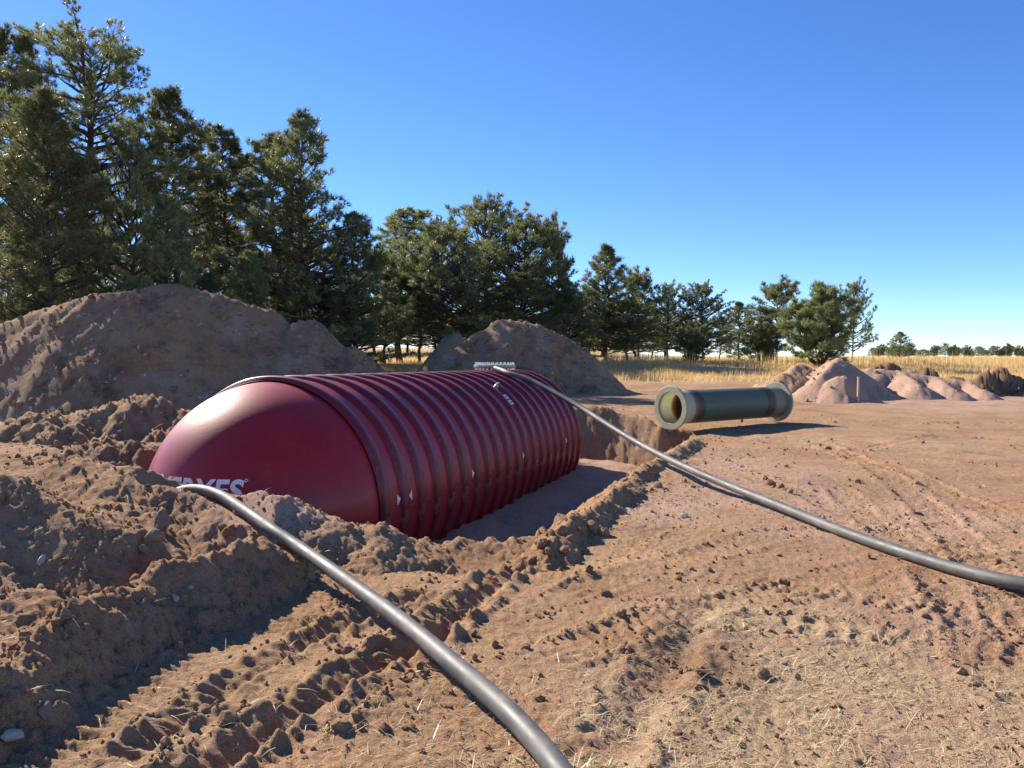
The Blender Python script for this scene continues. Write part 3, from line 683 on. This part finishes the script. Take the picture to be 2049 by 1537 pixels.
for k, (px, py, s, lab, mat, sq) in enumerate([
    (318, 1066, .135, 'angular brown boulder in the hollow behind the foreground mound', M_ROCK, (1, .8, 1.15)),
    (300, 1082, .08, 'small tan rock against the foot of the angular boulder', M_ROCK, (1.3, 1, .7)),
    (76, 1127, .055, 'pale quartz stone in the shaded face of the foreground mound', M_PALE, (1.2, .8, .6)),
    (346, 1206, .03, 'white pebble in the shaded side of the cloddy ridge', M_PALE, (1, 1, 1.2)),
    (376, 1183, .03, 'cream pebble near the top of the cloddy ridge', M_PALE, (1, 1, .8)),
    (639, 1092, .045, 'upright tan stone beside the near hose', M_ROCK, (.7, .7, 1.4)),
    (8, 1488, .05, 'white stone at the bottom left corner', M_PALE, (1.4, 1, .7)),
    (1373, 1037, .05, 'small white stone on the gravelly ground between the hoses', M_PALE, (1, 1, .7)),
    (1575, 1337, .028, 'white pebble in the straw patch', M_PALE, (1.3, 1, .6)),
    (1415, 1355, .05, 'flat tan stone at the edge of the straw patch', M_ROCK, (1.3, .8, .35)),
    (123, 1240, .045, 'round tan stone low on the cloddy ridge', M_ROCK, (1, 1, 1)),
    (80, 1440, .05, 'round tan stone at the foot of the cloddy ridge', M_ROCK, (1, 1, .9)),
    (283, 1105, .05, 'brown stone where the ridge meets the foreground mound', M_ROCK, (1, 1, .9))]):
    x, y = ray_ground(px, py)
    o = obj('rock', rock_mesh('rock', mat, 50 + k)); put(o, x, y, tuple(s * q for q in sq), .25, None, k); tag(o, lab, 'rock')
CL = [clod_mesh('dirt_clod', 70 + k) for k in range(5)]
pts = []
for _ in range(4000):
    r_ = math.exp(RNG.uniform(math.log(3), math.log(17))); a_ = RNG.uniform(-.62, .62); pts.append((r_ * math.sin(a_), r_ * math.cos(a_)))
pts = np.array(pts); dens = roughness(pts[:, 0], pts[:, 1]) * (pit_sd(pts[:, 0], pts[:, 1]) > .05)
for P, wd, pitch, dep in TRACKS[:2]:
    di, s, t, _ = polydist(pts[:, 0], pts[:, 1], P); dens = np.maximum(dens, .9 * np.exp(-((np.abs(t) - wd / 2 - .03) / .05) ** 2) * (di < 1))
    dens = np.where(np.abs(t) < wd / 2 - .03, dens * np.where(di < wd, .1, 1), dens)
pk = pts[RNG.uniform(0, 1, len(pts)) < np.clip(dens, 0, 1) ** 1.8 * .26][:75]
edge = []
for (px, py, z) in ((1105, 1082, 0), (1125, 1078, 0), (1146, 1070, 0), (1165, 1075, 0), (1188, 1070, 0), (1085, 1090, 0), (1210, 1062, .05), (1130, 1095, 0), (1100, 1100, 0), (1065, 1098, 0), (1040, 1105, 0)):
    edge.append(atz(px, py, z)[:2])
pk = np.vstack([pk, edge])
for k, (x, y) in enumerate(pk):
    s = RNG.uniform(.022, .05) * (1 if y < 9 else 1.6)
    if k >= len(pk) - len(edge): s = RNG.uniform(.035, .062)
    o = obj('dirt_clod', CL[k % 5]); put(o, x, y, (s * RNG.uniform(.9, 1.3), s, s * RNG.uniform(.7, 1)), .3, None, k)
    tag(o, 'crumbly brown dirt clod lying loose on the churned ground', 'dirt clod', 'loose dirt clods')

def scatter(n_try, r0, r1, amax, dfun, seed):
    g = np.random.default_rng(seed)
    r = np.exp(g.uniform(math.log(r0), math.log(r1), n_try)); a = g.uniform(-amax, amax, n_try)
    x, y = r * np.sin(a), r * np.cos(a); d = dfun(x, y); m = g.uniform(0, 1, n_try) < d
    return x[m], y[m], g
v0, f0 = ico(1)
def crumbs(name, x, y, size, g, mat, mask, kind_label):
    n = len(x); z = top_z(x, y)
    jit = 1 + g.uniform(-.28, .28, (n, len(v0), 1)); sc = size[:, None, None] * g.uniform(.65, 1.25, (n, 1, 3))
    V = v0[None] * jit * sc; V[..., 0] += x[:, None]; V[..., 1] += y[:, None]; V[..., 2] += (z + size * .35)[:, None]
    Fc = (f0[None] + (np.arange(n) * len(v0))[:, None, None]).reshape(-1, 3)
    A = np.repeat(mask, len(v0), 0)
    o = obj(name, np_mesh(name, V.reshape(-1, 3), Fc, False, A, (mat,))); tag(o, kind_label, kind='stuff'); return o
def on_piles(x, y, which):
    h = np.zeros(x.shape); b = base_z(x, y, False)
    for p in PILES:
        if p['m'] is which:
            x0, x1, y0, y1 = pile_bounds(p); m = (x > x0) & (x < x1) & (y > y0) & (y < y1)
            if m.any(): h[m] = np.maximum(h[m], pile_z(p, x[m], y[m], False) - b[m])
    return h
x, y, g = scatter(26000, 15, 37, .70, lambda x, y: (on_piles(x, y, M_PILE) > .05) * np.clip(.35 + 1.1 * fbm(x, y, .8, 3, 88), .06, 1), 31)
size = np.clip(np.exp(g.normal(math.log(.028), .55, len(x))), .012, .13)
mk = np.zeros((len(x), 4)); mk[:, 2] = g.uniform(0, .5, len(x)); mk[:, 3] = 1
crumbs('spoil_rubble', x, y, size, g, M_PILE, mk, 'broken clods and rubble over the spoil piles')
x, y, g = scatter(9000, 24, 36, .60, lambda x, y: (x > 9.5) * (on_piles(x, y, M_SOIL) > .02) * np.clip(.25 + 1.2 * fbm(x, y, 1.0, 3, 89), .05, 1), 33)
size = np.clip(np.exp(g.normal(math.log(.022), .5, len(x))), .010, .08)
mk = np.zeros((len(x), 4)); mk[:, 0] = g.uniform(.5, 1, len(x)); mk[:, 2] = g.uniform(0, .4, len(x)); mk[:, 3] = 1
crumbs('gravel_lumps', x, y, size, g, M_SOIL, mk, 'small lumps on and below the pink gravel piles')
def d_crumb(x, y):
    d = .035 + .93 * roughness(x, y)
    for P, wd, pitch, dep in TRACKS:
        di, s, t, _ = polydist(x, y, P); d = np.maximum(d, .9 * np.exp(-((np.abs(t) - wd / 2 - .03) / .05) ** 2) * (di < 1))
        d = np.where((np.abs(t) < wd / 2 - .03) & (di < wd), d * .25, d)
    return d * (pit_sd(x, y) > -.1) * np.clip(.5 + 1.3 * fbm(x, y, 2.2, 3, 77), .08, 1)
x, y, g = scatter(52000, 2.6, 24, .70, d_crumb, 12)
size = np.exp(g.normal(math.log(.0085), .5, len(x))); size = np.clip(size, .004, .03) * np.where(y < 9, 1, 1.5)
mk = masks(x, y); mk[:, 1] = 0; mk[:, 2] = g.uniform(0, .45, len(x))
crumbs('soil_crumbs', x, y, size, g, M_SOIL, mk, 'loose crumbs of brown soil over the churned ground')
x, y, g = scatter(16000, 2.6, 14, .70, lambda x, y: masks(x, y)[:, 0] * .8 * (pit_sd(x, y) > 0), 13)
size = g.uniform(.004, .008, len(x)) * np.where(y < 6, 1, 1.5)
mk = np.tile([1., 0, 0, 1], (len(x), 1))
crumbs('pea_gravel', x, y, size, g, M_SOIL, mk, 'scattered pink pea gravel on the flat ground')

# ------------------------------------------------------------------ straw and grass
def blades(name, x, y, z, ln, lean, wd, mat, label, seed, seg=2, droop=.5):
    g = np.random.default_rng(seed); n = len(x); az = g.uniform(0, 2 * np.pi, n); wa = g.uniform(0, np.pi, n)
    dirv = np.stack([np.cos(az) * np.sin(lean), np.sin(az) * np.sin(lean), np.cos(lean)], 1)
    side = np.stack([np.cos(wa), np.sin(wa), np.zeros(n)], 1) * wd[:, None]
    B = np.stack([x, y, z], 1); Vs = []
    for k in range(seg + 1):
        t = k / seg; c = B + dirv * (ln * t)[:, None]; c[:, 2] -= droop * ln * t * t * np.sin(lean) * .5
        if k < seg: Vs += [c - side * (1 - .55 * t), c + side * (1 - .55 * t)]
        else: Vs += [c]
    V = np.stack(Vs, 1); k = V.shape[1]; base = (np.arange(n) * k)[:, None]
    tr_ = []
    for i in range(seg - 1): tr_ += [(2 * i, 2 * i + 1, 2 * i + 3), (2 * i, 2 * i + 3, 2 * i + 2)]
    tr_ += [(2 * seg - 2, 2 * seg - 1, 2 * seg)]
    Fc = np.concatenate([base + np.array(t)[None] for t in tr_])
    o = obj(name, np_mesh(name, V.reshape(-1, 3), Fc, False, None, (mat,))); tag(o, label, kind='stuff'); return o
x, y, g = scatter(120000, 2.6, 16, .70, lambda x, y: np.clip(masks(x, y)[:, 1], 0, 1) * .85 * np.clip(.55 + 1.2 * fbm(x, y, 3, 3, 78), .05, 1) + .012, 14)
n_ = len(x); blades('dry_straw', x, y, top_z(x, y) + .004, g.uniform(.03, .15, n_), g.uniform(.95, 1.60, n_), g.uniform(.0013, .0028, n_) * np.where(y < 6, 1, 2.0), M_STRAW, 'flattened dry straw over the ground at lower right', 3, 2)
def d_grass(x, y):
    d, u = tank_uv(x, y)
    yy = y + 1.2 * fbm(x, y, .3, 3, 31)
    return ss(34.5, 37.5, yy) * np.clip(.75 + .6 * fbm(x, y, .25, 2, 79), .3, 1)
def grass_pts(n, y0, y1, seed):
    g = np.random.default_rng(seed); Y = np.exp(g.uniform(math.log(y0), math.log(y1), n)); X = g.uniform(-.75, .78, n) * Y
    m = g.uniform(0, 1, n) < d_grass(X, Y); return X[m], Y[m], g
x, y, g = grass_pts(150000, 34, 72, 5); n_ = len(x)
hgt = (.30 + .20 * g.uniform(0, 1, n_) ** 2) * np.clip(.85 + .5 * fbm(x, y, .4, 2, 81), .5, 1.3)
blades('tall_grass', x, y, base_z(x, y, False) - .02, hgt, np.abs(g.normal(0, .30, n_)), g.uniform(.006, .013, n_), M_GRASS, 'tall golden dry grass at the edge of the field', 4)
x, y, g = grass_pts(60000, 70, 255, 6); n_ = len(x)
blades('field_grass', x, y, base_z(x, y, False) - .02, g.uniform(.22, .50, n_), np.abs(g.normal(0, .28, n_)), g.uniform(.02, .04, n_) * (y / 100), M_GRASS, 'dry golden grass of the far field', 5)
# grey weed stems in front of the trees
g = np.random.default_rng(9); n_ = 900
px = np.concatenate([g.normal(1280, 60, 500), g.normal(1790, 90, 250), g.normal(1540, 40, 150)]); y = g.uniform(47, 52, n_); x = (px - CX) / F * y
blades('weed_stems', x, y, base_z(x, y, False), g.uniform(.6, 1.25, n_), np.abs(g.normal(0, .12, n_)), g.uniform(.010, .018, n_), M_GRASS, 'tall dry weed stems in front of the pines', 8)

# ------------------------------------------------------------------ pines
def needles(P, AXs, g, per=15, ln=.24, wd=.014, spread=.75):
    n = len(P); P = np.repeat(P, per, 0); A_ = np.repeat(AXs, per, 0)
    d = A_ * 1.0 + g.normal(0, spread, (n * per, 3)); d /= np.linalg.norm(d, axis=1)[:, None]
    s = np.cross(d, g.normal(size=d.shape)); s /= np.linalg.norm(s, axis=1)[:, None] + 1e-9
    L = ln * g.uniform(.65, 1.15, n * per); b = P - A_ * (g.uniform(0, .5, n * per) * ln)[:, None]
    V = np.stack([b - s * wd, b + s * wd, b + d * L[:, None]], 1).reshape(-1, 3)
    return V, np.arange(len(V)).reshape(-1, 3)
def make_pine(seed, H, W, kind, per=15, ln=.24, dens=1.0):
    g = np.random.default_rng(seed); wood = MB(); TP, TA_ = [], []
    stems = 1 if kind != 'bush' else 6
    for st_ in range(stems):
        if kind == 'bush':
            a = 2 * math.pi * st_ / stems + g.uniform(-.4, .4); rad = W * .27 * (st_ > 0)
            top = np.array([math.cos(a) * rad, math.sin(a) * rad, H * (1 if st_ == 0 else g.uniform(.75, .93))]); t0 = .10
        else:
            top = np.array([g.normal(0, .02) * H, g.normal(0, .02) * H, H]); t0 = {'young': .04, 'cone': .04, 'mid': .16, 'mature': .34, 'open': .36}[kind]
        k = 9; tt = np.linspace(0, 1, k)
        tr_ = np.array([[0, 0, 0]]) + top[None] * tt[:, None] ** np.array([[1.4, 1.4, 1]] if kind != 'bush' else [[.55, .55, 1]])
        tr_[1:-1, :2] += g.normal(0, .012 * H, (k - 2, 2)) * (.6 if kind == 'young' else 1)
        r0 = H * (.013 if kind in ('young', 'cone', 'bush') else .012) + .03
        rads = r0 * (1 - tt) ** .8 + .012
        wood.tube(tr_, list(rads), 7)
        nb = int({'young': 9.5, 'cone': 11, 'mid': 8, 'mature': 6.0, 'open': 5.0, 'bush': 3.6}[kind] * H * dens * (1 if kind != 'bush' else .8)) + 8
        for i in range(nb):
            u = (i + g.uniform(0, 1)) / nb; t = t0 + (1 - t0) * u ** .92
            p0 = np.array([np.interp(t, tt, tr_[:, c]) for c in range(3)])
            if kind == 'young': prof = 1.22 * (1 - u) ** .62 * (.72 + .28 * min(1, u * 5)) + .05
            elif kind == 'cone': prof = 1.2 * (1 - u) ** .82 * (.75 + .25 * min(1, u * 5)) + .05
            elif kind == 'mid': prof = 1.2 * min(1, .75 + u * 1.2) * (1 - u ** 1.6) ** .6 + .08
            elif kind == 'mature': prof = 1.15 * min(1, .55 + u * 1.5) * (1 - u ** 2.6) ** .6 + .14
            elif kind == 'open': prof = 1.12 * min(1, .6 + u * 1.2) * (1 - u ** 3.4) ** .6 + .14
            else: prof = (.62 + .3 * min(1, u * 3)) * (1 - u ** 2) ** .5 + .08
            Lb = W / 2 * prof * (g.uniform(.62, 1.15) if kind not in ('mature', 'open') else g.uniform(.5, 1.3)) * (.62 if kind == 'bush' else 1)
            az = i * 2.39996 + g.uniform(-.5, .5)
            el = {'young': -.05 + .85 * u, 'cone': -.08 + .75 * u, 'mid': -.05 + .8 * u, 'mature': -.15 + .7 * u, 'open': -.05 + .62 * u, 'bush': .1 + .8 * u}[kind] + g.normal(0, .13)
            nseg = 5; pth = [p0]; dv = np.array([math.cos(az) * math.cos(el), math.sin(az) * math.cos(el), math.sin(el)])
            for q in range(nseg):
                dv = dv + np.array([0, 0, .085 if kind != 'open' else .06]) + g.normal(0, .07 if kind in ('young', 'cone', 'mid') else .15, 3); dv /= np.linalg.norm(dv)
                pth.append(pth[-1] + dv * Lb / nseg)
            pth = np.array(pth)
            if not np.isfinite(pth).all(): continue
            rb = min(.018 * Lb + .008, r0 * .6)
            wood.tube(pth, list(np.linspace(rb, .006, nseg + 1)), 4, False)
            ns = int((1.5 + Lb * (1.9 if kind in ('young', 'cone', 'mid', 'bush') else 1.8)) * min(1.2, dens))
            for s in range(ns + 1):
                v = (.30 if kind in ('young', 'cone', 'mid') else .42) + (.70 if kind in ('young', 'cone', 'mid') else .58) * s / max(1, ns)
                q = v * nseg; a_ = int(min(q, nseg - 1)); ps = pth[a_] + (pth[a_ + 1] - pth[a_]) * (q - a_)
                bd = pth[a_ + 1] - pth[a_]; bd = bd / np.linalg.norm(bd)
                if s == ns: sdv, ls = bd, .12
                else:
                    sd_ = np.cross(bd, [0, 0, 1]) * (1 if s % 2 else -1); sdv = bd * .75 + sd_ * g.uniform(.4, 1) + np.array([0, 0, g.uniform(-.05, .5)]); sdv /= np.linalg.norm(sdv)
                    ls = (.22 + .30 * Lb * (1.1 - v)) * g.uniform(.6, 1.2)
                if ls > .35 and kind != 'young': wood.tube([ps, ps + sdv * ls], [.012, .005], 3, False)
                rc = g.uniform(.17, .30); nc = int(3 + 26 * rc) if s < ns else 6
                cc = ps + sdv * ls
                off = g.normal(0, 1, (nc, 3)); off /= np.linalg.norm(off, axis=1)[:, None]; off *= (rc * g.uniform(.3, 1, nc) ** .5)[:, None]; off[:, 2] *= .75
                for e in range(nc):
                    ad = sdv * .45 + off[e] / rc * .8 + np.array([0, 0, .45]) + g.normal(0, .15, 3)
                    TP.append(cc + off[e]); TA_.append(ad / np.linalg.norm(ad))
            if g.uniform() < .25 and kind in ('mature', 'open'):
                pass
        TP.append(tr_[-1]); TA_.append(np.array([0, 0, 1.]))
    V, Fc = needles(np.array(TP), np.array(TA_), g, int(per * .8), ln * .95, .0135 * ln / .24, .70)
    return wood.mesh('trunk', M_BARK, True, None), np_mesh('crown', V, Fc, False, None, (M_NEEDLE,)), len(TP)
def gz1(x, y): return float(base_z(np.array([x]), np.array([y]), False)[0])
LIB = {}
TOT = 0
def tree(px, ty, Y, wpx, kind, lab, src=None, seed=None, per=15, ln=.26, dens=1.0, group='pines along the left and back of the site'):
    global TOT
    x = (px - CX) / F * Y; zb = gz1(x, Y) - .05; H = CAMZ + (HY - ty) / F * Y - zb; H -= min(.45, .05 * H); W = wpx / F * Y
    r = empty('pine_tree', (x, Y, zb)); tag(r, lab, 'tree', group)
    if src is None:
        tm_, cm_, n_ = make_pine(seed if seed is not None else int(px * 3 + ty), H, W, kind, per, ln, dens); TOT += n_ * per
        LIB[len(LIB)] = (tm_, cm_, H, W); s = (1, 1, 1)
    else:
        tm_, cm_, H0, W0 = LIB[src]; s = (W / W0, W / W0, H / H0); r.rotation_euler = (0, 0, (px * 7.3 + ty) % 6.28)
    t_ = obj('trunk', tm_, r); c_ = obj('crown', cm_, r); r.scale = s
    return r
tree(160, 92, 36, 310, 'open', 'tallest pine, broad open crown with bare limbs showing against the sky', per=17, ln=.24, dens=1.25)                 #0
tree(95, 186, 29, 330, 'young', 'bushy olive young pine in front of the tallest pine, at the left', per=15, ln=.26)                     #1
tree(622, 228, 42, 330, 'cone', 'big dark cone-shaped pine with a pointed top, right of the left woods', per=15, ln=.30, dens=.75)       #2
tree(358, 196, 40, 140, 'mature', 'slender pine with a narrow lofty crown, just right of the tallest pine', per=17, ln=.27, dens=1.3)      #3
tree(970, 420, 58, 260, 'mid', 'tallest round-topped pine above the pointed spoil pile', per=14, ln=.30)                                   #4
tree(1212, 487, 57, 165, 'cone', 'tidy conical pine standing right of the pointed spoil pile', per=13, ln=.30, dens=.9)                   #5
tree(1640, 578, 48, 185, 'bush', 'rounded bushy pine with many stems behind the gravel piles', per=14, ln=.28, dens=1.1)                   #6
tree(880, 465, 50, 270, 'mid', 'light olive loose pine behind the left flank of the pointed spoil pile', per=14, ln=.28, dens=.9)          #7
tree(1552, 573, 62, 85, 'mature', 'thin airy pine just left of the rounded bushy pine', per=14, ln=.30, dens=1.3)                          #8
tree(36, 84, 39, 165, 'mature', 'tall narrow pine at the left edge beside the tallest pine', src=3)
tree(465, 262, 44, 135, 'mature', 'thin pine with a bare lower trunk, left of the big cone-shaped pine', per=16, ln=.27, dens=1.2)        #9
tree(540, 280, 48, 150, 'mature', 'pine top half hidden behind the left side of the big cone-shaped pine', src=3)
tree(262, 300, 37, 250, 'mid', 'dark pine filling the gap under the right limbs of the tallest pine', src=7)
tree(335, 388, 31, 210, 'young', 'short bushy pine behind the peak of the largest spoil pile', src=1)
tree(712, 425, 44, 220, 'young', 'shorter bushy pine under the right shoulder of the big cone-shaped pine', src=1)
tree(800, 418, 55, 140, 'mature', 'narrow-topped pine right of the big cone-shaped pine', src=9)
tree(1050, 455, 54, 240, 'mid', 'dense pine with a blunt top, right of the tallest round-topped pine', src=4)
tree(1105, 458, 56, 75, 'mature', 'thin loose-crowned pine behind the dense blunt-topped pine', src=8)
tree(1040, 545, 50, 230, 'young', 'low bushy pine directly behind the tip of the pointed spoil pile', src=1)
tree(1278, 552, 62, 80, 'mature', 'narrow pine against the right side of the tidy conical pine', src=8)
tree(1128, 560, 53, 170, 'young', 'low young pine between the pointed spoil pile and the tidy conical pine', src=5)
tree(1335, 580, 62, 115, 'mid', 'left of two rounded pines in the middle of the back row', src=7)
tree(1405, 574, 60, 125, 'mid', 'right of two rounded pines in the middle of the back row', src=4)
tree(1386, 648, 54, 95, 'bush', 'small bushy pine in front of the two rounded pines', src=6)
tree(1478, 602, 66, 95, 'young', 'pine of middle height between the rounded pair and the airy pine', src=5)
tree(1528, 638, 55, 115, 'bush', 'low spreading pine left of the rounded bushy pine', src=6)
tree(1706, 577, 52, 95, 'mid', 'ragged pine leaning out from behind the right of the rounded bushy pine', src=7)
tree(1800, 663, 95, 62, 'young', 'lone small conical pine in the dry field at the right', src=5)
for px, ty, Y, wp, src, lab in ((430, 400, 52, 170, 4, 'dark pine deep in the left woods behind the thin bare-trunked pine'),
        (600, 440, 55, 190, 4, 'dark pine deep in the woods behind the big cone-shaped pine'),
        (180, 330, 48, 200, 4, 'dark pine deep in the woods behind the bushy olive pine'),
        (500, 500, 36, 150, 1, 'low bushy pine at the left foot of the big cone-shaped pine'),
        (770, 520, 52, 200, 7, 'low pine at the woods edge right of the big cone-shaped pine'),
        (925, 540, 54, 220, 7, 'low loose pine under the tallest round-topped pine'),
        (1180, 580, 60, 180, 4, 'dark low pine behind the left side of the tidy conical pine'),
        (1255, 610, 58, 160, 4, 'dark low pine behind the right side of the tidy conical pine'),
        (1305, 640, 64, 100, 7, 'small pine left of the two rounded pines'),
        (1440, 640, 63, 85, 7, 'small pine just right of the two rounded pines'),
        (20, 420, 32, 190, 1, 'bushy pine cut by the left edge above the spoil pile'),
        (420, 545, 33, 150, 1, 'lowest bushy pine right behind the spoil pile crest'),
        (650, 560, 44, 190, 7, 'low pine in the shade below the big cone-shaped pine'),
        (840, 520, 55, 200, 4, 'dark pine behind the light olive loose pine')):
    tree(px, ty, Y, wp, 'mid', lab, src=src)
for px, ty, Y, wp, src, lab in ((60, 470, 44, 170, 7, 'low dark pine at the far left behind the bushy olive pine'), (150, 500, 40, 180, 1, 'low bushy pine under the tallest pine, left part of the woods'),
        (215, 480, 46, 180, 7, 'low dark pine right of the bushy olive pine'), (300, 520, 41, 150, 1, 'low bushy pine above the left shoulder of the largest spoil pile'), (390, 480, 47, 160, 7, 'low dark pine between the slender pine and the thin bare-trunked pine'),
        (555, 520, 50, 170, 7, 'low dark pine filling the left foot of the big cone-shaped pine'), (470, 560, 44, 150, 1, 'low pine under the thin bare-trunked pine'), (700, 590, 52, 150, 4, 'low dark pine deep behind the right foot of the big cone-shaped pine'),
        (120, 540, 50, 220, 4, 'broad low pine deepest in the woods at the left')):
    tree(px, ty, Y, wp, 'mid', lab, src=src)
for k, px in enumerate((690, 750, 815, 875, 940, 1000, 1070, 1140, 1205, 1270, 1330)):
    tree(px, 600 + (px - 690) * .045 + (k * 37 % 23), 84 + (k * 13 % 9), 190, 'mid', 'dark pine of the far back row, glimpsed between nearer trunks', src=(7, 4)[k % 2], group='back row pines glimpsed between trunks')
rr_ = np.random.default_rng(21)
for k in range(34):
    px = 1742 + k * 10.5 + rr_.uniform(-5, 5); ty = rr_.uniform(688, 702)
    tree(px, ty, rr_.uniform(225, 252), rr_.uniform(18, 30), 'mid', 'tiny dark pine in the distant treeline along the right horizon', src=int(rr_.choice([4, 6, 7])), group='distant treeline pines')
ms_ = {o.data for o in S.objects if o.type == 'MESH'}
print('tris', sum(sum(len(p.vertices) - 2 for p in m.polygons) if len(m.polygons) < 2000 else (len(m.loops) - 2 * len(m.polygons)) for m in ms_))
